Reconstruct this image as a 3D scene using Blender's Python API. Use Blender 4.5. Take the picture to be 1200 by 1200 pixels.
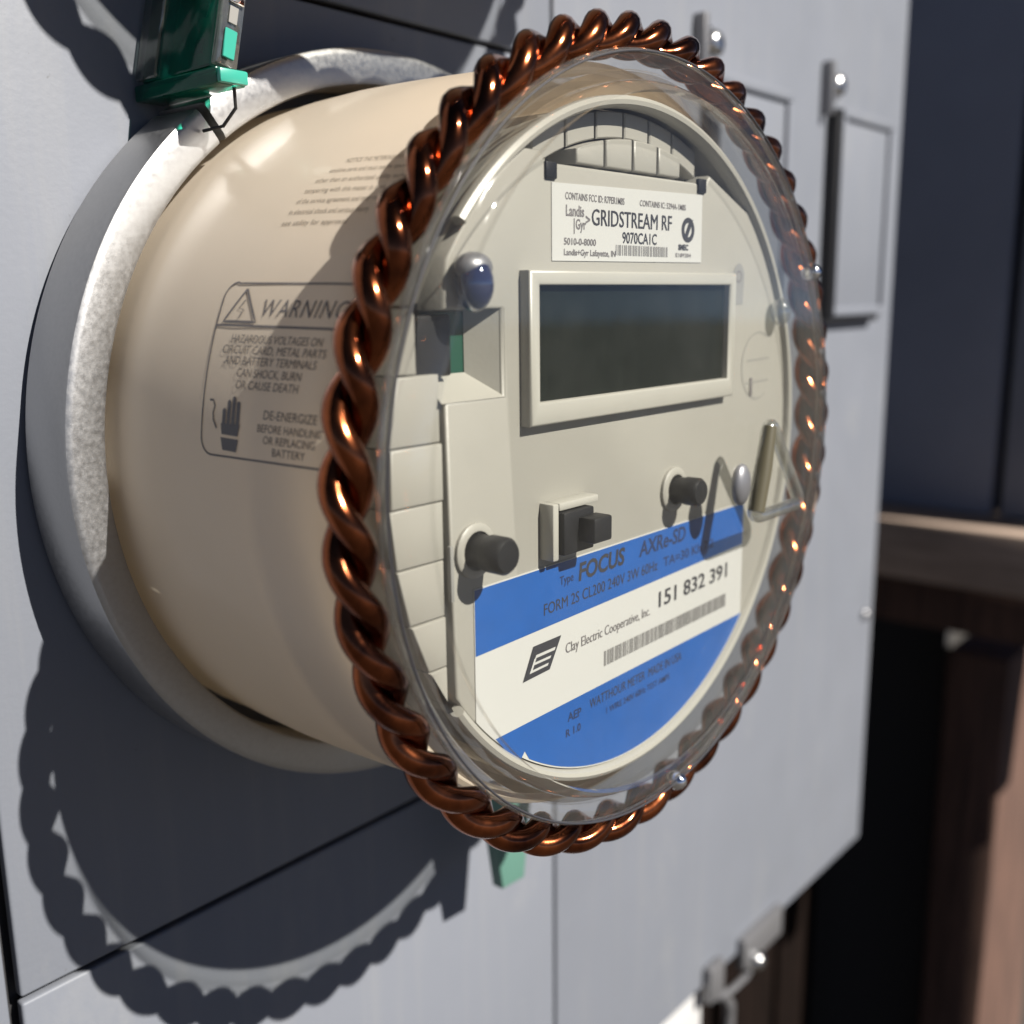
import bpy, bmesh, math, random
from mathutils import Vector, Matrix, noise

random.seed(7)
S = 0.001                       # all shapes are written in millimetres
PI = math.pi
scene = bpy.context.scene
for o in list(bpy.data.objects):
    bpy.data.objects.remove(o)
COL = scene.collection

# ------------------------------------------------------------------ camera
cam_d = bpy.data.cameras.new('camera')
cam = bpy.data.objects.new('camera', cam_d)
COL.objects.link(cam)
right = Vector((0.65148, -0.75858, -0.01137))
up = Vector((0.16115, 0.12372, 0.97915))
back = Vector((-0.74135, -0.63973, 0.20284))
M = Matrix((right, up, back)).transposed().to_4x4()
M.translation = Vector((-181.94, -210.20, 32.11)) * S
cam.matrix_world = M
cam_d.sensor_width = 36.0
cam_d.lens = 1220.44 / 1200.0 * 36.0
cam_d.clip_start = 0.01
cam_d.clip_end = 2000.0
cam_d.dof.use_dof = True
cam_d.dof.focus_distance = 0.203
cam_d.dof.aperture_fstop = 11.0
scene.camera = cam
scene.render.resolution_x = 1024
scene.render.resolution_y = 1024

# ------------------------------------------------------------------ sky and sun
SUN = Vector((14.0, -91.0, 77.0)).normalized()          # towards the sun
elev = math.asin(SUN.z)
azim = math.atan2(SUN.x, SUN.y)                          # from +Y towards +X
world = bpy.data.worlds.new('World')
scene.world = world
world.use_nodes = True
nt = world.node_tree
sky = nt.nodes.new('ShaderNodeTexSky')
sky.sky_type = 'NISHITA'
sky.sun_disc = False
sky.sun_elevation = elev
sky.sun_rotation = azim
sky.air_density = 0.15
sky.dust_density = 0.05
sky.ozone_density = 1.0
nt.links.new(sky.outputs[0], nt.nodes['Background'].inputs[0])
nt.nodes['Background'].inputs[1].default_value = 0.05
sun_d = bpy.data.lights.new('sun', 'SUN')
sun_d.energy = 5.0
sun_d.angle = math.radians(0.53)
sun_d.color = (1.0, 0.95, 0.87)
sun = bpy.data.objects.new('sun', sun_d)
COL.objects.link(sun)
sun.rotation_euler = SUN.to_track_quat('Z', 'Y').to_euler()
sun.location = SUN * 3
scene.view_settings.view_transform = 'Standard'
scene.view_settings.look = 'None'
scene.view_settings.exposure = 1.08
scene.view_settings.gamma = 1.0
scene.view_settings.use_curve_mapping = False

# ------------------------------------------------------------------ materials
MATS = {}
def principled(name, col, rough=0.5, metal=0.0, spec=0.5, coat=0.0, var=0.0, vscale=60.0, bump=0.0, bscale=300.0,
               rvar=0.0, stretch=None, col2=None, vdetail=6.0, coat_rough=0.08):
    m = bpy.data.materials.new(name)
    m.use_nodes = True
    t = m.node_tree
    b = t.nodes['Principled BSDF']
    b.inputs['Base Color'].default_value = (*col, 1)
    b.inputs['Roughness'].default_value = rough
    b.inputs['Metallic'].default_value = metal
    b.inputs['Specular IOR Level'].default_value = spec
    b.inputs['Coat Weight'].default_value = coat
    b.inputs['Coat Roughness'].default_value = coat_rough
    tc = t.nodes.new('ShaderNodeTexCoord')
    mp = t.nodes.new('ShaderNodeMapping')
    if stretch:
        mp.inputs['Scale'].default_value = stretch
    t.links.new(tc.outputs['Object'], mp.inputs[0])
    if var > 0 or rvar > 0:
        n = t.nodes.new('ShaderNodeTexNoise')
        n.inputs['Scale'].default_value = vscale
        n.inputs['Detail'].default_value = vdetail
        n.inputs['Roughness'].default_value = 0.62
        t.links.new(mp.outputs[0], n.inputs['Vector'])
        if var > 0:
            r = t.nodes.new('ShaderNodeValToRGB')
            r.color_ramp.elements[0].position = 0.3
            r.color_ramp.elements[1].position = 0.7
            c2 = col2 if col2 else tuple(c * (1 - var) for c in col)
            r.color_ramp.elements[0].color = (*c2, 1)
            r.color_ramp.elements[1].color = (*[min(1, c * (1 + var * 0.4)) for c in col], 1)
            t.links.new(n.outputs['Fac'], r.inputs[0])
            t.links.new(r.outputs[0], b.inputs['Base Color'])
        if rvar > 0:
            mr = t.nodes.new('ShaderNodeMapRange')
            mr.inputs['From Min'].default_value = 0.3
            mr.inputs['From Max'].default_value = 0.7
            mr.inputs['To Min'].default_value = max(0.02, rough - rvar)
            mr.inputs['To Max'].default_value = min(1, rough + rvar)
            t.links.new(n.outputs['Fac'], mr.inputs['Value'])
            t.links.new(mr.outputs[0], b.inputs['Roughness'])
    if bump > 0:
        n2 = t.nodes.new('ShaderNodeTexNoise')
        n2.inputs['Scale'].default_value = bscale
        n2.inputs['Detail'].default_value = 4
        t.links.new(mp.outputs[0], n2.inputs['Vector'])
        bp = t.nodes.new('ShaderNodeBump')
        bp.inputs['Strength'].default_value = bump
        bp.inputs['Distance'].default_value = 0.0004
        t.links.new(n2.outputs['Fac'], bp.inputs['Height'])
        t.links.new(bp.outputs[0], b.inputs['Normal'])
    MATS[name] = m
    return m

def clear_plastic(name, tint, f0=0.03, rough=0.03, haze=0.0, hcol=(0.8, 0.79, 0.76), power=4.2, hscale=90.0, wavy=0.0, hlo=0.35, hhi=0.75):
    """thin clear plastic: passes light straight on, mirrors more at grazing angles"""
    m = bpy.data.materials.new(name)
    m.use_nodes = True
    t = m.node_tree
    t.nodes.remove(t.nodes['Principled BSDF'])
    out = t.nodes['Material Output']
    tr = t.nodes.new('ShaderNodeBsdfTransparent')
    tr.inputs[0].default_value = (*tint, 1)
    gl = t.nodes.new('ShaderNodeBsdfGlossy')
    gl.inputs['Roughness'].default_value = rough
    gl.inputs['Color'].default_value = (1, 1, 1, 1)
    lw = t.nodes.new('ShaderNodeLayerWeight')
    lw.inputs['Blend'].default_value = 0.5
    pw = t.nodes.new('ShaderNodeMath'); pw.operation = 'POWER'
    pw.inputs[1].default_value = power
    t.links.new(lw.outputs['Facing'], pw.inputs[0])
    ma = t.nodes.new('ShaderNodeMath'); ma.operation = 'MULTIPLY_ADD'
    ma.inputs[1].default_value = 0.9
    ma.inputs[2].default_value = f0
    ma.use_clamp = True
    t.links.new(pw.outputs[0], ma.inputs[0])
    mx = t.nodes.new('ShaderNodeMixShader')
    t.links.new(ma.outputs[0], mx.inputs[0])
    t.links.new(tr.outputs[0], mx.inputs[1])
    t.links.new(gl.outputs[0], mx.inputs[2])
    last = mx
    tc = t.nodes.new('ShaderNodeTexCoord')
    if haze > 0:                       # dust, scuffs and milkiness of aged plastic
        n = t.nodes.new('ShaderNodeTexNoise')
        n.inputs['Scale'].default_value = hscale
        n.inputs['Detail'].default_value = 8
        n.inputs['Roughness'].default_value = 0.65
        t.links.new(tc.outputs['Object'], n.inputs['Vector'])
        mr = t.nodes.new('ShaderNodeMapRange')
        mr.inputs['From Min'].default_value = hlo
        mr.inputs['From Max'].default_value = hhi
        mr.inputs['To Min'].default_value = haze * 0.4
        mr.inputs['To Max'].default_value = haze * 1.6
        t.links.new(n.outputs['Fac'], mr.inputs['Value'])
        df = t.nodes.new('ShaderNodeBsdfDiffuse')
        df.inputs[0].default_value = (*hcol, 1)
        tl = t.nodes.new('ShaderNodeBsdfTranslucent')
        tl.inputs[0].default_value = (*hcol, 1)
        m0 = t.nodes.new('ShaderNodeMixShader')
        m0.inputs[0].default_value = 0.4
        t.links.new(df.outputs[0], m0.inputs[1]); t.links.new(tl.outputs[0], m0.inputs[2])
        m2 = t.nodes.new('ShaderNodeMixShader')
        t.links.new(mr.outputs[0], m2.inputs[0])
        t.links.new(mx.outputs[0], m2.inputs[1]); t.links.new(m0.outputs[0], m2.inputs[2])
        last = m2
    if wavy > 0:
        n3 = t.nodes.new('ShaderNodeTexNoise')
        n3.inputs['Scale'].default_value = 70
        n3.inputs['Detail'].default_value = 2
        t.links.new(tc.outputs['Object'], n3.inputs['Vector'])
        bp = t.nodes.new('ShaderNodeBump')
        bp.inputs['Strength'].default_value = wavy
        bp.inputs['Distance'].default_value = 0.002
        t.links.new(n3.outputs['Fac'], bp.inputs['Height'])
        t.links.new(bp.outputs[0], gl.inputs['Normal'])
    t.links.new(last.outputs[0], out.inputs[0])
    MATS[name] = m
    return m

def panel_paint():
    m = principled('panel_paint', (0.1568, 0.1675, 0.1947), 0.5, spec=0.22, bump=0.12, bscale=700)
    t = m.node_tree
    b = t.nodes['Principled BSDF']
    tc = [n for n in t.nodes if n.type == 'TEX_COORD'][0]
    def nz(scale, stretch, detail, rough=0.6):
        mp = t.nodes.new('ShaderNodeMapping'); mp.inputs['Scale'].default_value = stretch
        t.links.new(tc.outputs['Object'], mp.inputs[0])
        n = t.nodes.new('ShaderNodeTexNoise')
        n.inputs['Scale'].default_value = scale; n.inputs['Detail'].default_value = detail; n.inputs['Roughness'].default_value = rough
        t.links.new(mp.outputs[0], n.inputs['Vector'])
        return n.outputs['Fac']
    def ramp(fac, a, b_, c0, c1):
        r = t.nodes.new('ShaderNodeMapRange')
        r.inputs['From Min'].default_value = a; r.inputs['From Max'].default_value = b_
        r.inputs['To Min'].default_value = c0; r.inputs['To Max'].default_value = c1
        t.links.new(fac, r.inputs['Value'])
        return r.outputs[0]
    def mix(fac, a, col, kind='MIX'):
        x = t.nodes.new('ShaderNodeMix'); x.data_type = 'RGBA'; x.blend_type = kind
        t.links.new(fac, x.inputs['Factor'])
        if hasattr(a, 'links'): t.links.new(a, x.inputs['A'])
        else: x.inputs['A'].default_value = (*a, 1)
        x.inputs['B'].default_value = (*col, 1)
        return x.outputs['Result']
    c = mix(ramp(nz(7, (1, 1, 1), 5), 0.35, 0.7, 0, 0.55), (0.1568, 0.1675, 0.1947), (0.1361, 0.1468, 0.1691))
    c = mix(ramp(nz(40, (3.0, 1, 0.12), 6), 0.52, 0.78, 0, 0.5), c, (0.1939, 0.1980, 0.2062))       # dried water runs
    c = mix(ramp(nz(16, (1.4, 1, 0.7), 8, 0.7), 0.56, 0.74, 0, 0.55), c, (0.2062, 0.2104, 0.2162))  # chalky smears
    c = mix(ramp(nz(260, (1, 1, 1), 3), 0.70, 0.76, 0, 0.6), c, (0.0825, 0.0825, 0.0825))            # specks of dirt
    t.links.new(c, b.inputs['Base Color'])
    t.links.new(ramp(nz(30, (1, 1, 1), 5), 0.3, 0.7, 0.40, 0.60), b.inputs['Roughness'])
panel_paint()
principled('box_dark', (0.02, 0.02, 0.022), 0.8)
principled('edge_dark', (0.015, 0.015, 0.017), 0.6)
principled('aluminium', (0.4136, 0.4136, 0.4180), 0.45, metal=1.0, var=0.10, vscale=900, bump=0.03, bscale=2600, rvar=0.06)
principled('steel', (0.55, 0.55, 0.55), 0.25, metal=1.0, var=0.2, vscale=200, rvar=0.08)
principled('steel_dark', (0.20, 0.20, 0.21), 0.4, metal=0.6)
principled('chrome', (0.80, 0.80, 0.82), 0.06, metal=1.0)
def body_plastic():                      # thin moulded plastic: some daylight soaks through the wall
    m = principled('body_plastic', (0.85, 0.745, 0.61), 0.34, spec=0.5, coat=0.18, var=0.06, vscale=14, rvar=0.05, bump=0.03, bscale=500)
    t = m.node_tree
    tl = t.nodes.new('ShaderNodeBsdfTranslucent')
    tl.inputs[0].default_value = (0.90, 0.79, 0.635, 1)
    mx = t.nodes.new('ShaderNodeMixShader')
    mx.inputs[0].default_value = 0.42
    t.links.new(t.nodes['Principled BSDF'].outputs[0], mx.inputs[1])
    t.links.new(tl.outputs[0], mx.inputs[2])
    t.links.new(mx.outputs[0], t.nodes['Material Output'].inputs[0])
body_plastic()
principled('face_plastic', (0.2681, 0.2574, 0.2269), 0.42, var=0.05, vscale=40, bump=0.08, bscale=1500)
principled('rim_plastic', (0.3176, 0.3069, 0.2722), 0.35, var=0.05, vscale=40)
principled('label_white', (0.3919, 0.3894, 0.3712), 0.5)
principled('label_blue', (0.0083, 0.0677, 0.2557), 0.45, var=0.08, vscale=120)
principled('print_black', (0.02, 0.02, 0.025), 0.6)
principled('print_navy', (0.008, 0.018, 0.06), 0.6)
principled('print_grey', (0.12, 0.11, 0.11), 0.6)
principled('print_faint', (0.22, 0.185, 0.15), 0.6)
principled('bar_grey', (0.16, 0.155, 0.15), 0.6)
principled('lcd', (0.0066, 0.0091, 0.0074), 0.35, spec=0.1, var=0.25, vscale=90, stretch=(8, 1, 1))
principled('black_plastic', (0.008, 0.008, 0.009), 0.5, spec=0.3, bump=0.1, bscale=1500)
principled('lens_dark', (0.010, 0.014, 0.045), 0.05, spec=1.0, coat=1.0, coat_rough=0.02)
principled('pcb_green', (0.004, 0.045, 0.028), 0.4)
principled('seal_green', (0.006, 0.16, 0.11), 0.25, coat=0.5)
principled('seal_teal', (0.0330, 0.2722, 0.2062), 0.3)
principled('tag_green', (0.0907, 0.1939, 0.1568), 0.4)
principled('copper', (0.30, 0.088, 0.032), 0.15, metal=1.0, var=0.72, vscale=85, col2=(0.060, 0.020, 0.013), rvar=0.07, bump=0.09, bscale=420, vdetail=9)
principled('timber', (0.0949, 0.0495, 0.0347), 0.85, var=0.6, vscale=26, stretch=(6, 6, 0.5), bump=0.5, bscale=90)
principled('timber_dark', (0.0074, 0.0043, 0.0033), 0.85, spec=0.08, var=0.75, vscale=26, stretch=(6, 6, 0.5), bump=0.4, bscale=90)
principled('timber_rail', (0.42, 0.32, 0.255), 0.85, var=0.4, vscale=26, stretch=(6, 0.5, 6), bump=0.4, bscale=90)
principled('siding_navy', (0.2475, 0.2764, 0.3547), 0.6, var=0.15, vscale=6)
principled('ground', (0.050, 0.045, 0.040), 0.9, var=0.35, vscale=3.0, bump=0.4, bscale=40)
principled('pull_olive', (0.0701, 0.0619, 0.0371), 0.4)
principled('flange_white', (0.4125, 0.4125, 0.4125), 0.5)
principled('badge_grey', (0.1980, 0.1939, 0.1815), 0.5)
clear_plastic('clear_cover', (0.965, 0.968, 0.96), f0=0.018, power=5.0, haze=0.008, hscale=60, hlo=0.45, hhi=0.8)
clear_plastic('clear_shoulder', (0.95, 0.95, 0.94), f0=0.03, rough=0.05, haze=0.018, power=3.7, wavy=0.35, hscale=45)
clear_plastic('clear_skirt', (0.80, 0.80, 0.79), f0=0.025, power=5.0)
clear_plastic('clear_lip', (0.84, 0.83, 0.80), f0=0.08, haze=0.05, power=3.2)
clear_plastic('clear_seal', (0.55, 0.60, 0.58), f0=0.08, haze=0.08, wavy=0.4)
clear_plastic('green_clear', (0.10, 0.46, 0.37), f0=0.05, rough=0.12, haze=0.40, hcol=(0.008, 0.17, 0.115), wavy=0.5)
clear_plastic('clear_lens', (0.72, 0.72, 0.68), f0=0.22, rough=0.05, haze=0.05)

# ------------------------------------------------------------------ builders
def link(name, me, mat, parent=None, smooth=False):
    o = bpy.data.objects.new(name, me)
    COL.objects.link(o)
    if mat:
        me.materials.clear()
        me.materials.append(MATS[mat])
    if smooth:
        for p in me.polygons:
            p.use_smooth = True
    if parent:
        o.parent = parent
        o.matrix_parent_inverse = parent.matrix_world.inverted()
    return o

def mesh_from(name, verts, faces):
    me = bpy.data.meshes.new(name)
    me.from_pydata([(v[0] * S, v[1] * S, v[2] * S) for v in verts], [], faces)
    me.validate()
    me.update()
    return me

def auto_smooth(me, deg=35):
    for p in me.polygons:
        p.use_smooth = True
    me.set_sharp_from_angle(angle=math.radians(deg))

def from_bm(name, bm, mat, parent=None, smooth=None):
    bmesh.ops.recalc_face_normals(bm, faces=bm.faces)
    me = bpy.data.meshes.new(name)
    bm.to_mesh(me)
    bm.free()
    o = link(name, me, mat, parent)
    if smooth:
        auto_smooth(me, smooth)
    return o

def empty(name, loc=(0, 0, 0)):
    o = bpy.data.objects.new(name, None)
    COL.objects.link(o)
    o.location = Vector(loc) * S
    o.empty_display_size = 0.02
    bpy.context.view_layer.update()
    return o

def tag(o, label=None, cat=None, group=None, kind=None):
    if label: o['label'] = label
    if cat: o['category'] = cat
    if group: o['group'] = group
    if kind: o['kind'] = kind
    return o

def add_box(bm, x0, x1, y0, y1, z0, z1, bev=0.0, seg=2, mat=None):
    r = bmesh.ops.create_cube(bm, size=1.0)
    vs = r['verts']
    for v in vs:
        v.co = Vector(((x0 + x1) / 2 + v.co.x * (x1 - x0), (y0 + y1) / 2 + v.co.y * (y1 - y0), (z0 + z1) / 2 + v.co.z * (z1 - z0))) * S
    if mat is not None:
        for v in vs:
            v.co = mat @ v.co
    if bev:
        es = list({e for v in vs for e in v.link_edges})
        bmesh.ops.bevel(bm, geom=es, offset=bev * S, segments=seg, affect='EDGES', profile=0.5)

def box(name, mat, x0, x1, y0, y1, z0, z1, bev=0.0, parent=None, seg=2, tm=None):
    bm = bmesh.new()
    add_box(bm, x0, x1, y0, y1, z0, z1, bev, seg, tm)
    return from_bm(name, bm, mat, parent, 40 if bev else None)

def prism(name, mat, pts, y0, y1, parent=None, bev=0.0, seg=2):
    """outline in X,Z pushed from y0 (front) to y1 (rear)"""
    bm = bmesh.new()
    f = [bm.verts.new((x * S, y0 * S, z * S)) for x, z in pts]
    b = [bm.verts.new((x * S, y1 * S, z * S)) for x, z in pts]
    ff = bm.faces.new(f)
    bm.faces.new(list(reversed(b)))
    n = len(pts)
    for i in range(n):
        bm.faces.new((f[i], b[i], b[(i + 1) % n], f[(i + 1) % n]))
    bm.normal_update()
    if bev:
        bmesh.ops.bevel(bm, geom=list(ff.edges), offset=bev * S, segments=seg, affect='EDGES', profile=0.5)
    return from_bm(name, bm, mat, parent, 40 if bev else None)

def sheet(name, mat, pts, y, parent=None):
    """flat print in the X,Z plane facing the viewer"""
    return link(name, mesh_from(name, [(x, y, z) for x, z in pts], [tuple(range(len(pts)))]), mat, parent)

def lathe(name, mat, prof, parent=None, closed=False, seg=160, a0=0.0, a1=2 * PI, deg=30, wob=0.0):
    full = abs(a1 - a0 - 2 * PI) < 1e-6
    n = seg if full else seg + 1
    verts, faces = [], []
    m = len(prof)
    for i in range(n):
        a = a0 + (a1 - a0) * i / seg
        w = 1 + wob * noise.noise(Vector((math.cos(a) * 2, math.sin(a) * 2, 3)))
        for r, y in prof:
            verts.append((r * w * math.cos(a), y, r * w * math.sin(a)))
    for i in range(seg):
        j = (i + 1) % n
        for k in range(m if closed else m - 1):
            k2 = (k + 1) % m
            faces.append((i * m + k, i * m + k2, j * m + k2, j * m + k))
    if not full and closed:
        faces.append(tuple(range(m)))
        faces.append(tuple((n - 1) * m + k for k in reversed(range(m))))
    me = mesh_from(name, verts, faces)
    bm = bmesh.new(); bm.from_mesh(me)
    bmesh.ops.remove_doubles(bm, verts=bm.verts, dist=1e-7)
    bmesh.ops.recalc_face_normals(bm, faces=bm.faces)
    bm.to_mesh(me); bm.free()
    auto_smooth(me, deg)
    return link(name, me, mat, parent)

def tube(name, mat, path, rad, parent=None, closed=False, sides=12, caps=True):
    pts = [Vector(p) for p in path]
    n = len(pts)
    verts, faces = [], []
    prev = None
    for i, p in enumerate(pts):
        if closed:
            t = pts[(i + 1) % n] - pts[i - 1]
        else:
            t = pts[min(i + 1, n - 1)] - pts[max(i - 1, 0)]
        t.normalize()
        if prev is None:
            u = t.orthogonal().normalized()
        else:
            u = (prev - t * prev.dot(t)).normalized()
        prev = u
        v = t.cross(u)
        r = rad[i] if isinstance(rad, (list, tuple)) else rad
        for k in range(sides):
            a = 2 * PI * k / sides
            verts.append(p + (u * math.cos(a) + v * math.sin(a)) * r)
    rng = n if closed else n - 1
    off = 0
    if closed:                     # find the twist so that the last ring meets the first
        best = 1e9
        for s in range(sides):
            d = (verts[(n - 1) * sides + s] - verts[0]).length
            if d < best:
                best, off = d, s
    for i in range(rng):
        j = (i + 1) % n
        o_ = -off if (closed and j == 0) else 0
        for k in range(sides):
            k2 = (k + 1) % sides
            faces.append((i * sides + k, i * sides + k2, j * sides + (k2 + o_) % sides, j * sides + (k + o_) % sides))
    if not closed and caps:
        faces.append(tuple(reversed(range(sides))))
        faces.append(tuple((n - 1) * sides + k for k in range(sides)))
    me = mesh_from(name, verts, faces)
    auto_smooth(me, 50)
    return link(name, me, mat, parent)

def ellipse(cx, cz, rx, rz, n=48, a0=0, a1=360):
    return [(cx + rx * math.cos(math.radians(a0 + (a1 - a0) * i / n)), cz + rz * math.sin(math.radians(a0 + (a1 - a0) * i / n))) for i in range(n if a1 - a0 == 360 else n + 1)]

def text_mesh(body, size, width=None, bold=0.0, shear=0.0, align='LEFT', spacing=1.0):
    """lettering as flat faces; returns verts (x,y in mm) and faces; fitted to width when given"""
    cu = bpy.data.curves.new('t', 'FONT')
    cu.body = body
    cu.size = 1.0
    cu.offset = bold
    cu.shear = shear
    cu.align_x = 'LEFT'
    cu.space_character = spacing
    cu.resolution_u = 3
    ob = bpy.data.objects.new('t', cu)
    COL.objects.link(ob)
    dg = bpy.context.evaluated_depsgraph_get()
    me = bpy.data.meshes.new_from_object(ob.evaluated_get(dg))
    vs = [(v.co.x, v.co.y) for v in me.vertices]
    fs = [tuple(p.vertices) for p in me.polygons]
    bpy.data.objects.remove(ob); bpy.data.curves.remove(cu); bpy.data.meshes.remove(me)
    x0 = min(v[0] for v in vs); x1 = max(v[0] for v in vs)
    cap = 0.69                                      # cap height of the default face at size 1
    ky = size / cap
    kx = (width / (x1 - x0)) if width else ky
    vs = [((v[0] - x0) * kx, v[1] * ky) for v in vs]
    w = (x1 - x0) * kx
    if align == 'CENTER':
        vs = [(v[0] - w / 2, v[1]) for v in vs]
    elif align == 'RIGHT':
        vs = [(v[0] - w, v[1]) for v in vs]
    return vs, fs

def face_text(body, x, z, size, y, mat, parent, width=None, bold=0.0, shear=0.0, align='LEFT', spacing=1.0, slope=0.0):
    vs, fs = text_mesh(body, size, width, bold, shear, align, spacing)
    me = mesh_from('lettering', [(x + a, y, z + b + slope * a) for a, b in vs], fs)
    return link('lettering', me, mat, parent)

# ------------------------------------------------------------------ ground and background
gv = [(-60000, -60000, -1300), (60000, -60000, -1300), (60000, 60000, -1300), (-60000, 60000, -1300)]
tag(link('ground', mesh_from('ground', gv, [(0, 1, 2, 3)]), 'ground'), kind='structure')

# side fence standing at right angles to the cabinet, out of focus
fence = empty('side_fence', (650, 0, -1300))
tag(fence, 'blurred timber fence in shade, at right angles to the grey cabinet', 'fence')
box('rail', 'timber_rail', 612, 700, -206, 330, -188, -141, 3, fence)
box('rail', 'timber', 626, 655, -206, 330, -228, -189, 3, fence)
box('post', 'timber', 640, 790, -4, 44, -1300, -246, 4, fence)
box('added_gap_shade', 'box_dark', 690, 700, 60, 420, -1300, -240, 0, fence)  # black board added to paint the dark gap beside the post
wall = empty('siding_wall', (660, 0, -141))
tag(wall, 'dark navy siding board above the timber rail, out of focus', 'siding')
box('board', 'siding_navy', 660, 676, 26, 420, -140, 760, 3, wall)
box('board', 'siding_navy', 660, 676, -200, 19, -140, 760, 3, wall)
box('joint_backing', 'box_dark', 680, 684, -200, 420, -140, 760, 0, wall)

post = empty('timber_boarding', (200, 90, -1300))
tag(post, 'rough dark brown timber boards seen below the bottom edge of the cabinet', 'boarding')
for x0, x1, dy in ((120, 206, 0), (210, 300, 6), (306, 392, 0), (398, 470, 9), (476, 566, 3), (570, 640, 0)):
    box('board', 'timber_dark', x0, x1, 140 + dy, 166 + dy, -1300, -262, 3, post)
tag(box('shade_back_board', 'box_dark', -600, 1000, 424, 440, -1300, 900), 'black board standing in for the deep shade behind the cabinet and fence', 'boarding')  # near-black colour paints the shade of the deep gap

# ------------------------------------------------------------------ cabinet
cab = empty('meter_cabinet', (0, 0, -276))
tag(cab, 'grey painted metal meter cabinet with seamed cover panels', 'cabinet')
def panel(x0, x1, z0, z1, name='cover_panel'):
    return box(name, 'panel_paint', x0, x1, 0, 3.0, z0, z1, 0.7, cab, 3)
panel(-101.6, 82.2, -114.5, 101.2)
panel(-101.6, 82.2, 102.6, 318.5)
panel(-101.6, 82.2, -276.0, -116.0)
panel(-104.2 - 210, -104.2, -276, 318.5, 'side_panel')
panel(83.6, 365.2, -276, 318.5, 'side_panel')
box('box_body', 'box_dark', -312, 360, 5.0, 130, -270, 316, 0, cab)

# ------------------------------------------------------------------ latches on the right cover
def make_latch(dx):
    t = empty('cover_latch', (280 + dx, 0, 20))
    bm = bmesh.new()
    add_box(bm, 279 + dx, 338 + dx, -5.5, 0.2, 21, 112, 0.9)
    bmesh.ops.recalc_face_normals(bm, faces=bm.faces)
    from_bm('plate', bm, 'panel_paint', t, 40)
    box('dark_strip', 'edge_dark', 277.6 + dx, 279.2 + dx, -5.6, 0.1, 20.6, 110.5, 0.2, t)  # black strip laid over the left side of the plate
    box('dark_strip', 'edge_dark', 277.6 + dx, 336 + dx, -4.6, 0.1, 18.4, 20.9, 0.2, t)  # dark strip paints a deeper shadow under the plate
    # raised border leaves a shallow tray in the plate
    for nm, a in (('border', (279.6, 337.4, 107.5, 111.4)), ('border', (279.6, 337.4, 21.6, 25.5)), ('border', (279.6, 283.2, 25.7, 107.3)), ('border', (333.8, 337.4, 25.7, 107.3))):
        box(nm, 'panel_paint', a[0] + dx, a[1] + dx, -7.2, -5.3, a[2], a[3], 0.5, t)
    box('tab', 'steel_dark', 270.5 + dx, 274 + dx, -5.0, 0.2, 108, 130, 0.5, t)
    lathe_bolt(280.5 + dx, 121.0, 5.2, t)
    return t

def lathe_bolt(cx, cz, r, parent, y0=0.0, h=6.0, mat='steel'):
    prof = [(r * 1.25, 0.2), (r * 1.25, -1.2), (r, -1.6), (r * 0.98, -h * 0.55), (r * 0.8, -h * 0.85), (r * 0.45, -h), (0.0, -h * 1.02)]
    verts, faces = [], []
    n, m = 24, len(prof)
    for i in range(n):
        a = 2 * PI * i / n
        for rr, y in prof:
            verts.append((cx + rr * math.cos(a), y0 + y, cz + rr * math.sin(a)))
    for i in range(n):
        j = (i + 1) % n
        for k in range(m - 1):
            faces.append((i * m + k, i * m + k + 1, j * m + k + 1, j * m + k))
    me = mesh_from('bolt', verts, faces)
    auto_smooth(me, 45)
    return link('bolt', me, mat, parent)

lathe_bolt(353, -139, 2.6, cab, 0, 3, 'steel_dark')
tag(make_latch(0), 'raised grey latch plate with bolt near the right edge of the cabinet', 'latch', 'latch plates on the cabinet cover')
tag(make_latch(-107), 'raised grey latch plate half hidden behind the meter, its bolt above the copper ring', 'latch', 'latch plates on the cabinet cover')

hasp = empty('cabinet_hasp', (225, 0, -276))
tag(hasp, 'small worn steel hasp on the bottom edge of the cabinet', 'hasp')
box('clip', 'steel_dark', 222, 262, -4.0, 1.0, -284, -268, 1.2, hasp)
box('clip', 'steel_dark', 190, 203, -4.5, 0.0, -284, -266, 1.2, hasp)
lathe_bolt(234, -284, 4.2, hasp, -3, 5)
tube('pin', 'steel_dark', [(200, -2, -286), (214, -2, -290), (230, -1, -292), (248, 6, -300), (268, 20, -318)], 1.8, hasp)
tube('hook', 'steel_dark', [(203, 0, -286), (210, 0, -291), (216, 0, -300), (218, 1, -312), (214, 2, -324), (205, 2, -332)], 3.0, hasp)
box('bottom_flange', 'flange_white', -310, 196, 3.4, 26, -320, -277.5, 1.0, cab)

# ------------------------------------------------------------------ the meter
def body_r(y):
    k = [(-8, 78.2), (-19, 78.7), (-31, 79.1), (-53, 78.6), (-76, 77.6), (-80.2, 77.3), (-81.3, 76.9)]
    if y >= k[0][0]: return k[0][1]
    for (ya, ra), (yb, rb) in zip(k, k[1:]):
        if y >= yb:
            return ra + (rb - ra) * (y - ya) / (yb - ya)
    return k[-1][1]

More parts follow.
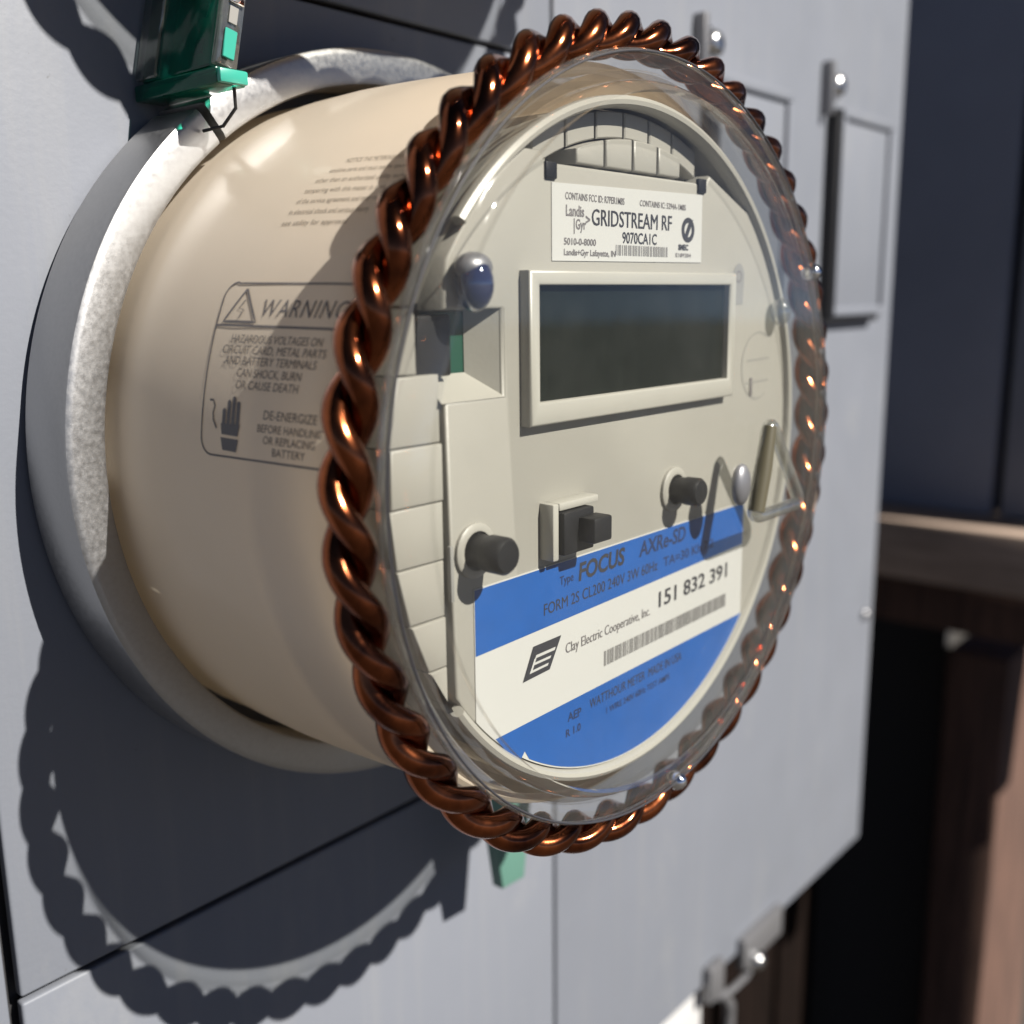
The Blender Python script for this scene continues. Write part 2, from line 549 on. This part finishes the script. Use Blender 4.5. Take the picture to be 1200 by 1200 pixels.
YF = -88.0                      # front of the face plate
def make_meter_core(t):
    prof = [(60, -1), (78.2, -1), (78.2, -8), (78.4, -14), (78.7, -19), (79.1, -31), (78.95, -42), (78.6, -53), (78.1, -66), (77.6, -76), (77.3, -80.2), (76.9, -81.2), (76.0, -81.7), (74.8, -81.4), (73.4, -78.0), (69.0, -72.0), (69.0, -60)]
    b = lathe('body', 'body_plastic', prof, t, seg=192, deg=25)
    c_prof = [(69.8, -97.85), (60, -98.1), (30, -98.3), (0, -98.35), (0, -96.8), (30, -96.7), (60, -96.5), (69.5, -96.25)]
    c = lathe('cover', 'clear_cover', c_prof, t, closed=False, seg=192, deg=35)
    sh = [(74.2, -90.3), (74.3, -91.2), (75.2, -92.0), (76.6, -92.3), (77.3, -92.6), (77.4, -93.6), (77.0, -94.3), (76.2, -94.8), (75.2, -95.6), (74.0, -96.5), (72.6, -97.3), (69.85, -97.83),
          (69.6, -96.2), (71.0, -95.6), (71.8, -94.6), (72.2, -93.2), (72.3, -90.2)]
    lathe('cover_shoulder', 'clear_shoulder', sh, c, closed=False, seg=192, deg=35)
    lathe('cover_skirt', 'clear_skirt', [(75.4, -81.9), (74.8, -84), (74.3, -88), (74.15, -90.2), (72.35, -90.1), (72.4, -88), (72.9, -84), (73.4, -81.9)], c, seg=192, deg=35)
    return b, c

meter = empty('electric_meter', (0, 0, 0))
tag(meter, 'round beige electric meter with clear front cover and display', 'meter')
body, cover = make_meter_core(meter)
lathe('groove_line', 'print_black', [(77.0 + 0.24 * math.cos(a), -94.6 + 0.24 * math.sin(a)) for a in [2 * PI * i / 8 for i in range(8)]], cover, closed=True, seg=192)  # black ring drawn for the dark groove round the cover lip
lathe('cover_lip', 'clear_lip', [(77.4 + 0.35 * math.cos(a), -93.1 + 0.6 * math.sin(a)) for a in [2 * PI * i / 12 for i in range(12)]], cover, closed=True, seg=192)

# face plate outline: disc with a flat left side, a port notch and a flat top
RF = 69.0
th = math.degrees(math.acos(57.0 / RF))
pts = []
def arc(r, a0, a1, n):
    return [(r * math.cos(math.radians(a0 + (a1 - a0) * i / n)), r * math.sin(math.radians(a0 + (a1 - a0) * i / n))) for i in range(n + 1)]
a_tr = math.degrees(math.atan2(55.6, 26.0))
RT = math.hypot(55.6, 26.0)
pts += arc(RF - 1.2, -(180 - th), 48, 110)
pts += [(27.5, 57.5), (26, 55.6), (-30, 55.6), (-31.5, 57.5)]
pts += arc(RF - 1.2, 122, 180 - th, 14)
pts += [(-57, 30.0), (-42.4, 30.0), (-42.4, 14.8), (-57, 14.8)]
face = prism('faceplate', 'face_plastic', pts, YF, -80.4, meter, 0.6, 2)
# rim around the plate, open on the left
rim_prof = [(67.9, -86.2), (67.9, -88.2), (68.4, -89.2), (69.2, -89.4), (70.0, -88.9), (70.2, -87.8), (69.8, -86.6)]
lathe('faceplate_rim', 'rim_plastic', rim_prof, meter, closed=True, seg=150, a0=math.radians(-144), a1=math.radians(140))
lathe('inner_housing', 'face_plastic', [(68.6, -86.0), (68.6, -83.0), (68.6, -62)], meter, seg=128)
# floor of the housing behind the plate, and the arch above the top label
lathe('housing_floor', 'face_plastic', [(68.5, -80.2), (0, -80.1)], meter, seg=96)
gx = [-30.5, -20.3, -10.9, -1.4, 7.6, 16.5, 26.3]
for a, b in zip(gx, gx[1:]):
    def top(x): return math.sqrt(max(0, 67.4 ** 2 - x * x))
    a2, b2 = a + 0.35, b - 0.35
    n = 6
    def edge(x, r): return math.sqrt(max(0, r * r - x * x))
    hi = [(b2 + (a2 - b2) * i / n, edge(b2 + (a2 - b2) * i / n, 67.6)) for i in range(n + 1)]
    lo = [(a2 + (b2 - a2) * i / n, max(56.4, edge(a2 + (b2 - a2) * i / n, 62.6))) for i in range(n + 1)]
    prism('vent_slat', 'face_plastic', lo + hi, -85.0, -80.3, meter, 0.25, 1)
    mid = [(b2 + (a2 - b2) * i / n, edge(b2 + (a2 - b2) * i / n, 62.2)) for i in range(n + 1)]
    if all(z > 57.2 for x, z in mid):
        prism('vent_bar', 'face_plastic', [(a2, 56.2), (b2, 56.2)] + mid, -87.4, -80.3, meter, 0.45, 2)
# ribbed shelf on the left of the plate
zs = [31.0, 19.6, 8.0, -2.0, -12.4, -22.6, -31.8, -40.5]
for z1, z0 in zip(zs, zs[1:]):
    za, zb = z0 + 0.12, z1 - 0.12
    xa = lambda z: -math.sqrt(69.6 ** 2 - z * z)
    if z1 > 14 and z0 < 31 and z1 > 19.7:
        out = [(xa(za), za), (-62.5, za), (-62.5, zb), (xa(zb), zb)]
    else:
        out = [(xa(za), za), (-57.4, za), (-57.4, zb), (xa(zb), zb)]
    prism('rib_block', 'face_plastic', out, -87.2 + 0.25 * math.sin(z0), -80.3, meter, 0.3, 2)

# port in the notch, left of the display
port = empty('port', (-50, -84, 22)); port.parent = meter
sheet('circuit_board', 'pcb_green', [(-57, 15.2), (-46.2, 15.2), (-46.2, 29.6), (-57, 29.6)], -82.2, port)
box('chip', 'black_plastic', -61.8, -52.6, -85.4, -82.0, 18.9, 29.2, 0.5, port)
bm = bmesh.new()
def quad(bm, *v): bm.faces.new([bm.verts.new((a * S, b * S, c * S)) for a, b, c in v])
quad(bm, (-57, -82.4, 19.0), (-46.4, -82.4, 19.0), (-41.8, -88.05, 14.6), (-58, -88.05, 14.6))
quad(bm, (-46.4, -82.4, 19.0), (-46.4, -82.4, 29.8), (-41.8, -88.05, 30.2), (-41.8, -88.05, 14.6))
from_bm('bevel_frame', bm, 'face_plastic', port)

# clear lens by the port
def ellipsoid(name, mat, c, r, parent, n=24):
    bm = bmesh.new()
    bmesh.ops.create_uvsphere(bm, u_segments=n, v_segments=n // 2, radius=1.0)
    for v in bm.verts:
        v.co = Vector((c[0] + v.co.x * r[0], c[1] + v.co.y * r[1], c[2] + v.co.z * r[2])) * S
    return from_bm(name, bm, mat, parent, 60)
lens = ellipsoid('lens', 'lens_dark', (-52.6, -91.0, 34.2), (3.3, 3.3, 4.6), meter)
lathe_l = ellipsoid('lens_cap', 'steel_dark', (-52.4, -90.6, 36.8), (3.7, 2.9, 2.6), lens)

# display
disp = prism('display_bezel', 'rim_plastic', [(-37.6, 8.8), (36.3, 8.8), (36.3, 36.6), (-37.6, 36.6)], -90.2, -87.5, meter, 0.7, 2)
disp.data.materials.append(MATS['rim_plastic'])
def frame(name, mat, xo0, xo1, zo0, zo1, xi0, xi1, zi0, zi1, yf, yb, parent):
    o_ = [(xo0, zo0), (xo1, zo0), (xo1, zo1), (xo0, zo1)]
    i_ = [(xi0, zi0), (xi1, zi0), (xi1, zi1), (xi0, zi1)]
    bm = bmesh.new()
    V = lambda p, y: bm.verts.new((p[0] * S, y * S, p[1] * S))
    of = [V(p, yf) for p in o_]; ob = [V(p, yb + 0.0) for p in o_]
    inf = [V(p, yf) for p in i_]; inb = [V(p, yb) for p in i_]
    for k in range(4):
        l = (k + 1) % 4
        bm.faces.new((of[k], of[l], inf[l], inf[k]))
        bm.faces.new((of[k], ob[k], ob[l], of[l]))
        bm.faces.new((inf[k], inf[l], inb[l], inb[k]))
    bm.normal_update()
    es = [e for e in bm.edges if all(abs(v.co.y - yf * S) < 1e-8 for v in e.verts) and not (e.verts[0] in of and e.verts[1] in inf) and not (e.verts[1] in of and e.verts[0] in inf)]
    bmesh.ops.bevel(bm, geom=es, offset=0.5 * S, segments=2, affect='EDGES', profile=0.5)
    return from_bm(name, bm, mat, parent, 40)
bpy.data.objects.remove(disp)
disp = frame('display_bezel', 'rim_plastic', -37.6, 36.3, 8.8, 36.6, -34.8, 33.6, 13.0, 34.0, -90.6, YF + 0.3, meter)
box('screen', 'lcd', -34.7, 33.5, -88.9, -88.2, 13.1, 33.9, 0, disp)

# pegs and connector below the display
def peg(x, z, ln, r=3.1):
    p = empty('peg', (x, YF, z)); p.parent = meter
    p.location = Vector((x, YF, z)) * S
    prof = [(5.0, 0.3), (5.0, -0.7), (4.4, -1.1), (r + 0.5, -1.1)]
    def l2(name, mat, prof, n=24):
        verts, faces = [], []
        m = len(prof)
        for i in range(n):
            a = 2 * PI * i / n
            for rr, y in prof:
                verts.append((rr * math.cos(a), y, rr * math.sin(a)))
        for i in range(n):
            j = (i + 1) % n
            for k in range(m - 1):
                faces.append((i * m + k, i * m + k + 1, j * m + k + 1, j * m + k))
        me = mesh_from(name, verts, faces); auto_smooth(me, 40)
        o = link(name, me, mat); o.parent = p
        return o
    l2('collar', 'face_plastic', prof)
    l2('stem', 'black_plastic', [(r, 0), (r, -ln * 0.45), (r * 1.08, -ln * 0.5), (r * 1.08, -ln + 0.7), (r * 0.9, -ln), (0, -ln - 0.1)])
    return p
peg(-50.8, -11.8, 8.2)
peg(14.6, -10.4, 7.4, 2.9)
con = empty('connector', (-24, YF, -11)); con.parent = meter; con.location = Vector((-24, YF, -11)) * S
def childbox(name, mat, a, bev, par):
    o = box(name, mat, *a, bev)
    o.parent = par
    return o
childbox('shroud', 'rim_plastic', (-8.4, -6.6, -3.4, 0.3, -6.3, 4.8), 0.4, con)
childbox('shroud', 'rim_plastic', (-6.5, 6.0, -3.4, 0.3, 3.2, 4.8), 0.4, con)
childbox('socket', 'black_plastic', (-6.3, 3.2, -4.4, 0.3, -5.4, 3.0), 0.4, con)
childbox('plug', 'black_plastic', (-1.8, 4.0, -8.2, -4.0, -3.4, 1.6), 0.5, con)

# ---- top label
YL = YF - 0.18
top_label = prism('top_label', 'label_white', [(-28.5, 38.4), (24.2, 38.9), (24.1, 53.2), (-28.5, 52.2)], YL, YF + 0.1, meter)
yt = YL - 0.07
face_text('CONTAINS FCC ID: R7PER1M8S', -24.6, 49.5, 1.25, yt, 'print_grey', top_label, 19.0, 0.012)
face_text('CONTAINS IC: 5294A-1M8S', -0.2, 49.6, 1.15, yt, 'print_grey', top_label, 17.5, 0.012)
face_text('Landis', -24.4, 46.6, 1.9, yt, 'print_grey', top_label, 5.6, 0.02)
face_text('Gyr', -21.4, 44.3, 1.8, yt, 'print_grey', top_label, 3.2, 0.02)
face_text('>', -18.3, 45.2, 1.8, yt, 'print_grey', top_label, 1.4, 0.03)
sheet('rule', 'print_grey', [(-22.0, 43.4), (-21.75, 43.4), (-21.75, 46.2), (-22.0, 46.2)], yt, top_label)
face_text('GRIDSTREAM RF', -16.4, 45.2, 3.0, yt, 'print_black', top_label, 28.2, 0.0)
face_text('GRIDSTREAM RF', -16.3, 45.22, 3.0, yt - 0.01, 'print_black', top_label, 28.2, 0.0)
face_text('9070CA1C', -6.2, 42.2, 2.1, yt, 'print_black', top_label, 12.4, 0.015)
face_text('5010-0-8000', -25.0, 41.4, 1.2, yt, 'print_grey', top_label, 10.0, 0.02)
face_text('Landis+Gyr Lafayette, IN', -25.0, 39.5, 1.1, yt, 'print_grey', top_label, 16.5, 0.02)
face_text('SMEC', 14.6, 41.4, 1.1, yt, 'print_black', top_label, 4.0, 0.05)
face_text('E189204', 13.6, 39.9, 0.8, yt, 'print_grey', top_label, 6.2, 0.02)

def barcode(x0, x1, z0, z1, y, mat, parent, seed, slope=0.0, unit=0.22):
    rnd = random.Random(seed)
    verts, faces = [], []
    x = x0
    while x < x1:
        w = rnd.choice((unit, unit, unit * 1.8, unit * 2.6))
        b = len(verts)
        xe = min(x1, x + w)
        verts += [(x, y, z0 + slope * (x - x0)), (xe, y, z0 + slope * (x - x0)), (xe, y, z1 + slope * (x - x0)), (x, y, z1 + slope * (x - x0))]
        faces.append((b, b + 1, b + 2, b + 3))
        x += w + rnd.choice((unit, unit, unit * 1.7))
    return link('barcode', mesh_from('barcode', verts, faces), mat, parent)
barcode(-8.4, 10.6, 39.8, 41.8, yt, 'bar_grey', top_label, 3, 0.0, 0.25)
# round mark with a slanting stroke
def ring_sheet(name, mat, cx, cz, ro, ri, y, parent, a0=0, a1=360, n=32):
    verts, faces = [], []
    for i in range(n + 1):
        a = math.radians(a0 + (a1 - a0) * i / n)
        verts += [(cx + ro * math.cos(a), y, cz + ro * math.sin(a)), (cx + ri * math.cos(a), y, cz + ri * math.sin(a))]
    for i in range(n):
        faces.append((2 * i, 2 * i + 1, 2 * i + 3, 2 * i + 2))
    return link(name, mesh_from(name, verts, faces), mat, parent)
ring_sheet('round_mark', 'print_black', 18.4, 45.6, 2.6, 1.5, yt, top_label)
sheet('mark_stroke', 'print_black', [(16.6, 43.6), (18.0, 43.6), (20.4, 47.8), (19.0, 47.8)], yt - 0.02, top_label)

# ---- lower name label: white sheet, two blue bands
RL = 67.6
xs = -51.2
lab = [(xs, -19.0), (47.6, -18.6)]
a_r = -math.degrees(math.acos(47.6 / RL))
aL = -180 + math.degrees(math.acos(51.2 / RL))
low = [(xs, -19.0)] + arc(RL, aL, a_r, 60) + [(47.6, -18.6)]
name_label = prism('name_label', 'label_white', low, YL, YF + 0.1, meter)
y1 = YL - 0.05
sheet('blue_band', 'label_blue', [(xs + 0.15, -31.6), (47.4, -29.2), (47.4, -18.8), (xs + 0.15, -19.2)], y1, name_label)
zb = -48.0
xa0 = -math.sqrt(RL ** 2 - 49.2 ** 2)
seg_l = math.degrees(math.atan2(-57.5, -35.0))
seg_r = math.degrees(math.atan2(-47.2, math.sqrt((RL - 0.3) ** 2 - 47.2 ** 2)))
b2 = [(-46.0, -49.2), (-39.6, -56.8), (-37.6, -54.6)] + arc(RL - 0.3, math.degrees(math.atan2(-56.9, -36.4)), seg_r, 40)
sheet('blue_band', 'label_blue', b2, y1, name_label)
y2 = y1 - 0.06
SL = 0.022
face_text('Type', -26.5, -23.6, 1.7, y2, 'print_navy', name_label, 4.4, 0.01, slope=SL)
face_text('FOCUS', -20.4, -24.0, 3.5, y2, 'print_black', name_label, 16.2, 0.03, shear=0.12, slope=SL)
face_text('AXRe-SD', 1.2, -23.4, 3.3, y2, 'print_navy', name_label, 19.0, 0.02, shear=0.12, slope=SL)
face_text('FORM 2S CL200 240V 3W 60Hz', -31.5, -28.6, 2.3, y2, 'print_black', name_label, 40.0, 0.0, slope=SL)
face_text('TA=30 Kh 7.2', 11.0, -27.6, 2.1, y2, 'print_navy', name_label, 22.0, 0.01, slope=SL)
face_text('Clay Electric Cooperative, Inc.', -24.6, -38.2, 2.1, y2, 'print_grey', name_label, 30.5, 0.0, slope=SL)
face_text('151 832 391', 9.4, -36.6, 3.5, y2, 'print_black', name_label, 30.6, 0.015, slope=SL)
barcode(-11.4, 39.6, -44.6, -41.3, y2, 'bar_grey', name_label, 11, SL, 0.28)
# parallelogram emblem with a white stepped stroke
sheet('emblem', 'print_black', [(-38.0, -40.4), (-29.8, -40.0), (-26.1, -33.9), (-34.8, -34.0)], y2, name_label)
y3 = y2 - 0.06
sheet('emblem_stroke', 'label_white', [(-34.0, -35.9), (-28.0, -35.8), (-28.3, -36.4), (-34.4, -36.5)], y3, name_label)
sheet('emblem_stroke', 'label_white', [(-34.9, -37.3), (-29.4, -37.2), (-29.7, -37.7), (-35.2, -37.8)], y3, name_label)
sheet('emblem_stroke', 'label_white', [(-35.8, -38.7), (-30.2, -38.5), (-30.5, -39.0), (-36.1, -39.2)], y3, name_label)
sheet('emblem_stroke', 'label_white', [(-34.6, -36.5), (-34.0, -36.5), (-35.2, -38.7), (-35.8, -38.7)], y3 - 0.02, name_label)
face_text('WATTHOUR METER  MADE IN USA', -16.5, -52.6, 2.1, y2, 'print_black', name_label, 36.0, 0.0, slope=SL)
face_text('1 WIRE 240V 60Hz TEST AMPS', -10.5, -55.6, 1.4, y2, 'print_navy', name_label, 25.0, 0.01, slope=SL)
face_text('AEP', -24.0, -53.0, 1.8, y2, 'print_navy', name_label, 4.6, 0.02)
face_text('R 1.0', -24.6, -56.2, 1.6, y2, 'print_navy', name_label, 5.0, 0.02)

# small marks on the plate
for x, z in ((-28.9, 54.2), (23.6, 55.0)):
    box('clip_hole', 'black_plastic', x - 1.6, x + 1.6, -88.6, -87.6, z - 1.5, z + 1.5, 0.3, meter)
box('clip_hole', 'black_plastic', -34.6, -32.6, -87.2, -86.0, 54.5, 57.5, 0.3, meter)
badge = sheet('badge', 'badge_grey', ellipse(41.6, 35.8, 2.6, 3.2, 24, 0, 180) + [(39.2, 29.6), (43.8, 29.6)], YF - 0.08, meter)
ring_sheet('badge_mark', 'print_grey', 41.6, 36.0, 1.4, 1.0, YF - 0.12, badge)
ring_sheet('dial_outline', 'badge_grey', 52.5, 14.8, 8.2, 7.9, YF - 0.08, meter, 60, 300)
sheet('dial_mark', 'badge_grey', [(47.0, 16.0), (58, 16.3), (58, 16.6), (47.0, 16.3)], YF - 0.08, meter)
sheet('dial_mark', 'badge_grey', [(46.4, 10.6), (58, 10.9), (58, 11.2), (46.4, 10.9)], YF - 0.08, meter)
box('dial_slot', 'print_grey', 48.6, 49.7, YF - 0.3, YF + 0.1, 7.6, 12.0, 0.1, meter)
box('slot', 'badge_grey', -57.1, -56.3, -88.4, -87.5, -20, -10, 0.1, meter)

# triangular pull loop and its knob, standing out of the cover on the right
pull = empty('reset_pull', (24, -98, -8)); pull.parent = meter
def bent(pts, rr=3.0, n=6):
    out = []
    m = len(pts)
    for i in range(m):
        p0, p1, p2 = Vector(pts[i - 1]), Vector(pts[i]), Vector(pts[(i + 1) % m])
        a = p1 + (p0 - p1).normalized() * rr
        b = p1 + (p2 - p1).normalized() * rr
        for k in range(n + 1):
            t = k / n
            out.append(((1 - t) ** 2) * a + 2 * t * (1 - t) * p1 + t * t * b)
    return out
tri = bent([(36.4, -99.9, 4.0), (29.8, -99.9, -18.2), (54.0, -99.9, -18.2)], 3.6)
pl = tube('loop', 'clear_lens', tri, 1.55, pull, closed=True)
tube('arm', 'pull_olive', [(36.0, -100.3, 2.4), (33.4, -100.4, -7), (30.6, -100.4, -16.6)], [1.5, 2.0, 1.9], pull)
ellipsoid('knob', 'steel_dark', (26.4, -98.6, -10.0), (3.2, 1.8, 4.8), pull)
# clear studs on the cover lip
for ang, nm in ((28.5, 'lip_stud'), (-82.6, 'lip_stud')):
    a = math.radians(ang)
    ellipsoid('lip_stud', 'chrome', (77.8 * math.cos(a), -93.4, 77.8 * math.sin(a)), (2.2, 2.6, 2.2), cover, 16)
ellipsoid('cover_stud', 'clear_lens', (58.6, -90.5, 27.6), (2.6, 2.4, 3.4), meter, 16)

# ---- print on the side of the body: text runs towards the front, upright around the curve
def side_map(u, v):                      # u: Y position (more negative is further right), v: degrees above -X
    r = body_r(u) + 0.12
    a = math.radians(v)
    return (-r * math.cos(a), u, r * math.sin(a))
DEG = math.degrees(1.0) / 79.0           # degrees per mm around the body
def side_text(s, y, v, size, mat, width=None, bold=0.0, shear=0.0, align='LEFT', spacing=1.0):
    vs, fs = text_mesh(s, size, width, bold, shear, align, spacing)
    me = mesh_from('lettering', [side_map(y - a, v + b * DEG) for a, b in vs], fs)
    return link('lettering', me, mat, body)
def side_poly(name, mat, pts):
    me = mesh_from(name, [side_map(u, v) for u, v in pts], [tuple(range(len(pts)))])
    return link(name, me, mat, body)
def side_line(pts, w, mat='print_grey', name='rule', step=1.0):
    path = []
    for (u0, v0), (u1, v1) in zip(pts, pts[1:]):
        L = math.hypot(u1 - u0, (v1 - v0) / DEG)
        n = max(1, int(L / step))
        for i in range(n):
            path.append((u0 + (u1 - u0) * i / n, v0 + (v1 - v0) * i / n))
    path.append(pts[-1])
    verts, faces = [], []
    for i, (u, v) in enumerate(path):
        a, b = path[max(0, i - 1)], path[min(len(path) - 1, i + 1)]
        du, dv = b[0] - a[0], (b[1] - a[1]) / DEG
        L = math.hypot(du, dv) or 1
        nu, nv = -dv / L * w / 2, du / L * w / 2
        verts += [side_map(u + nu, v + nv * DEG), side_map(u - nu, v - nv * DEG)]
    for i in range(len(path) - 1):
        faces.append((2 * i, 2 * i + 1, 2 * i + 3, 2 * i + 2))
    return link(name, mesh_from(name, verts, faces), mat, body)
def corner(u, v, r, a0, a1, n=8):
    return [(u + r * math.cos(math.radians(a0 + (a1 - a0) * i / n)), v + r * DEG * math.sin(math.radians(a0 + (a1 - a0) * i / n))) for i in range(n + 1)]
vt, vb, vm = 26.3, 3.9, 20.6
side_line([(-81.0, vt), (-51.5, vt)] + corner(-51.2, vt - 2.8 * DEG, 3.0, 90, 0) + [(-48.0, vb + 3 * DEG)] + corner(-51.0, vb + 3 * DEG, 3.0, 0, -90) + [(-81.0, vb)], 0.36, name='label_border')
side_line([(-48.3, vm), (-81.0, vm)], 0.42)
side_line([(-54.2, 25.5), (-49.9, 21.1), (-58.8, 21.1), (-54.2, 25.5)], 0.5)
side_line([(-54.6, 24.0), (-53.4, 22.9), (-54.8, 22.7), (-54.0, 21.6)], 0.3)
side_text('WARNING', -60.0, 21.9, 3.1, 'print_grey', 21.0, 0.0, 0.25, spacing=1.15)
for s, u, v, w in (('HAZARDOUS VOLTAGES ON', -54.4, 18.4, 25.6), ('CIRCUIT CARD, METAL PARTS', -52.6, 17.0, 29.0), ('AND BATTERY TERMINALS', -53.6, 15.6, 26.0), ('CAN SHOCK, BURN', -57.6, 14.1, 18.2), ('OR CAUSE DEATH', -57.8, 12.6, 17.6)):
    side_text(s, u + 1.0, v, 1.45, 'print_grey', w * 0.92, 0.0, 0.12)
for s, u, v, w in (('DE-ENERGIZE', -66.6, 9.1, 14.4), ('BEFORE HANDLING', -65.2, 7.5, 17.4), ('OR REPLACING', -66.8, 6.1, 14.0), ('BATTERY', -69.2, 4.7, 9.0)):
    side_text(s, u + 1.6, v, 1.55 if 'DE-' in s else 1.35, 'print_grey', w * 0.92, 0.0, 0.05)
# hand symbol above its cuff, with a jolt beside it
for k, (du, h) in enumerate(((0.0, 1.9), (1.25, 3.0), (2.5, 3.5), (3.75, 2.9))):
    u = -53.9 - du
    side_poly('hand_finger', 'print_grey', [(u, 7.9), (u - 1.0, 7.9), (u - 1.0, 7.9 + h), (u - 0.5, 8.15 + h), (u, 7.9 + h)])
side_poly('hand_palm', 'print_grey', [(-53.6, 8.1), (-53.9, 6.7), (-58.4, 6.6), (-58.9, 8.1)])
side_poly('hand_cuff', 'print_grey', [(-53.7, 6.3), (-54.2, 4.7), (-58.0, 4.6), (-58.6, 6.2)])
side_line([(-50.0, 10.9), (-51.0, 10.9), (-51.6, 10.2), (-51.2, 9.3), (-51.4, 8.4), (-52.4, 7.4)], 0.4)
# faded notice above
for i, (s, u, w) in enumerate((('NOTICE THE METERING DEVICE CONTAINS', -63.0, 22), ('sensitive parts and must not be opened by anyone', -60.5, 25), ('other than an authorized utility technician', -58.6, 25), ('tampering with this meter is a violation', -57.4, 24),
                               ('of the service agreement and may result', -57.0, 22), ('in electrical shock and serious injury', -56.6, 20), ('see utility for approval', -56.2, 16.5))):
    side_text(s, u, 45.2 - i * 1.75, 1.05, 'print_faint', w)

# ------------------------------------------------------------------ aluminium sealing ring round the base
def make_ring(name='sealing_ring'):
    t = empty(name, (0, 0, 0))
    prof = [(83.5, -1.6), (88.8, -1.6), (89.0, -2.4), (89.0, -17.2), (88.8, -18.0), (88.2, -18.4), (87.4, -18.55), (82.0, -18.7), (81.1, -18.4), (80.7, -17.4), (80.7, -6), (83.5, -6)]
    a_gap = math.radians(127.6)
    lathe('band', 'aluminium', prof, t, closed=True, seg=190, a0=a_gap + 0.012, a1=a_gap + 2 * PI - 0.012, deg=40, wob=0.0015)
    return t
ring1 = make_ring()
tag(ring1, 'bright aluminium sealing ring clamped round the base of the beige meter', 'ring')

# ------------------------------------------------------------------ twisted copper ring hung round the cover
def make_copper(cx, cz, phase=0.0):
    t = empty('copper_ring', (cx, -88.4, cz))
    N = 23 * 36
    for s in range(2):
        path, rad = [], []
        for i in range(N):
            a = 2 * PI * i / N
            nz = noise.noise(Vector((math.cos(a) * 3, math.sin(a) * 3, s * 5 + phase)))
            ph = -(23 * a + 0.6 * math.sin(a) - 1.5 * math.cos(a)) + s * PI + 0.835 + 0.45 * noise.noise(Vector((math.cos(a) * 2.3, math.sin(a) * 2.3, 4))) + 0.12 * nz
            R = 81.2 + 0.45 * noise.noise(Vector((math.cos(a) * 1.5, math.sin(a) * 1.5, 9)))
            h = 2.1 + 0.10 * nz
            r = R + h * math.cos(ph)
            path.append((r * math.cos(a), h * math.sin(ph), r * math.sin(a)))
            rad.append(2.38)
        o = tube('strand', 'copper', path, rad, None, closed=True, sides=14)
        o.parent = t
    return t
copper1 = make_copper(1.5, -0.5)
tag(copper1, 'twisted two-strand copper ring hung round the clear front cover', 'copper ring')

# ------------------------------------------------------------------ neighbouring meter above, throws the shadow at the top
def copy_tree(o, parent=None, off=(0, 0, 0), keep=None):
    c = o.copy(); COL.objects.link(c)
    for k in list(c.keys()):
        if k in ('label', 'category', 'group', 'kind'): del c[k]
    if parent: c.parent = parent
    else: c.location = o.location + Vector(off) * S
    for ch in o.children:
        if keep is None or ch.name.split('.')[0] in keep:
            copy_tree(ch, c, keep=keep)
    return c
UP = (0, 0, 217)
m2 = copy_tree(meter, None, UP, {'body', 'cover', 'faceplate', 'faceplate_rim', 'inner_housing', 'housing_floor', 'cover_lip', 'cover_skirt', 'cover_shoulder'})
tag(m2, 'second beige meter above the frame, its round shadow falls across the top', 'meter')
r2 = copy_tree(ring1, None, UP)
tag(r2, 'aluminium sealing ring of the second meter, above the frame', 'ring')
c2 = copy_tree(copper1, None, UP)
tag(c2, 'twisted copper ring of the second meter, above the frame', 'copper ring')

# ------------------------------------------------------------------ green seals
seal = empty('plastic_seal', (-55, 0, 72))
tag(seal, 'dark green plastic seal standing on the upper left of the sealing ring', 'seal')
box('flange', 'green_clear', -58.2, -51.4, -30.2, -0.8, 72.6, 75.8, 0.4, seal)
box('flange_core', 'seal_green', -57.2, -52.4, -29, -2, 73.2, 75.2, 0.3, seal)
box('flange_tip', 'seal_teal', -58.0, -51.6, -31.4, -30.0, 72.8, 75.4, 0.4, seal)
tm = Matrix.Translation(Vector((-55.4, -15, 76)) * S) @ Matrix.Rotation(math.radians(13), 4, 'Y')
box('case', 'green_clear', -2.4, 1.6, -12.6, 12, -0.5, 44, 0.6, seal, 2, tm)
box('insert', 'seal_green', -0.9, 0.9, -10.5, 5, 1.0, 43, 0.4, seal, 2, tm)
for k in range(5):
    box('pin_hole', 'edge_dark', -1.15, -0.85, -7.4, -4.6, 3.4 + k * 7.0, 6.2 + k * 7.0, 0.05, seal, 1, tm)
box('front_strip', 'clear_seal', -2.4, 2.6, -14.6, -12.8, 0.0, 44, 0.4, seal, 2, tm)
box('front_patch', 'seal_teal', -1.4, 1.3, -15.2, -14.7, 1.5, 7.0, 0.15, seal, 1, tm)
box('stamp', 'badge_grey', -0.9, 1.0, -15.0, -14.65, 8.2, 11.4, 0.05, seal, 1, tm)
box('shackle', 'chrome', -1.2, 2.0, -15.4, -14.7, 12, 40, 0.3, seal, 2, tm)
box('wing', 'clear_seal', -3.0, -1.9, 6, 13.6, 0, 44, 0.3, seal, 1, tm)
tube('wire', 'edge_dark', [(-53.4, -29, 72.6), (-52.6, -28, 69), (-53.0, -24, 66), (-54.6, -19.4, 65.4)], 0.35, seal, sides=8)

tagp = empty('seal_tag', (35, -20, -90))
tag(tagp, 'pale green seal tag hanging below the meter, behind the copper ring', 'seal')
prism('blade', 'tag_green', [(29.6, -142), (39.6, -142.6), (46, -96), (22, -96)], -22.4, -18.4, tagp, 0.4)
prism('clip', 'seal_green', [(22, -95.8), (46, -95.8), (44, -84), (25, -84)], -22.2, -18.6, tagp, 0.4)
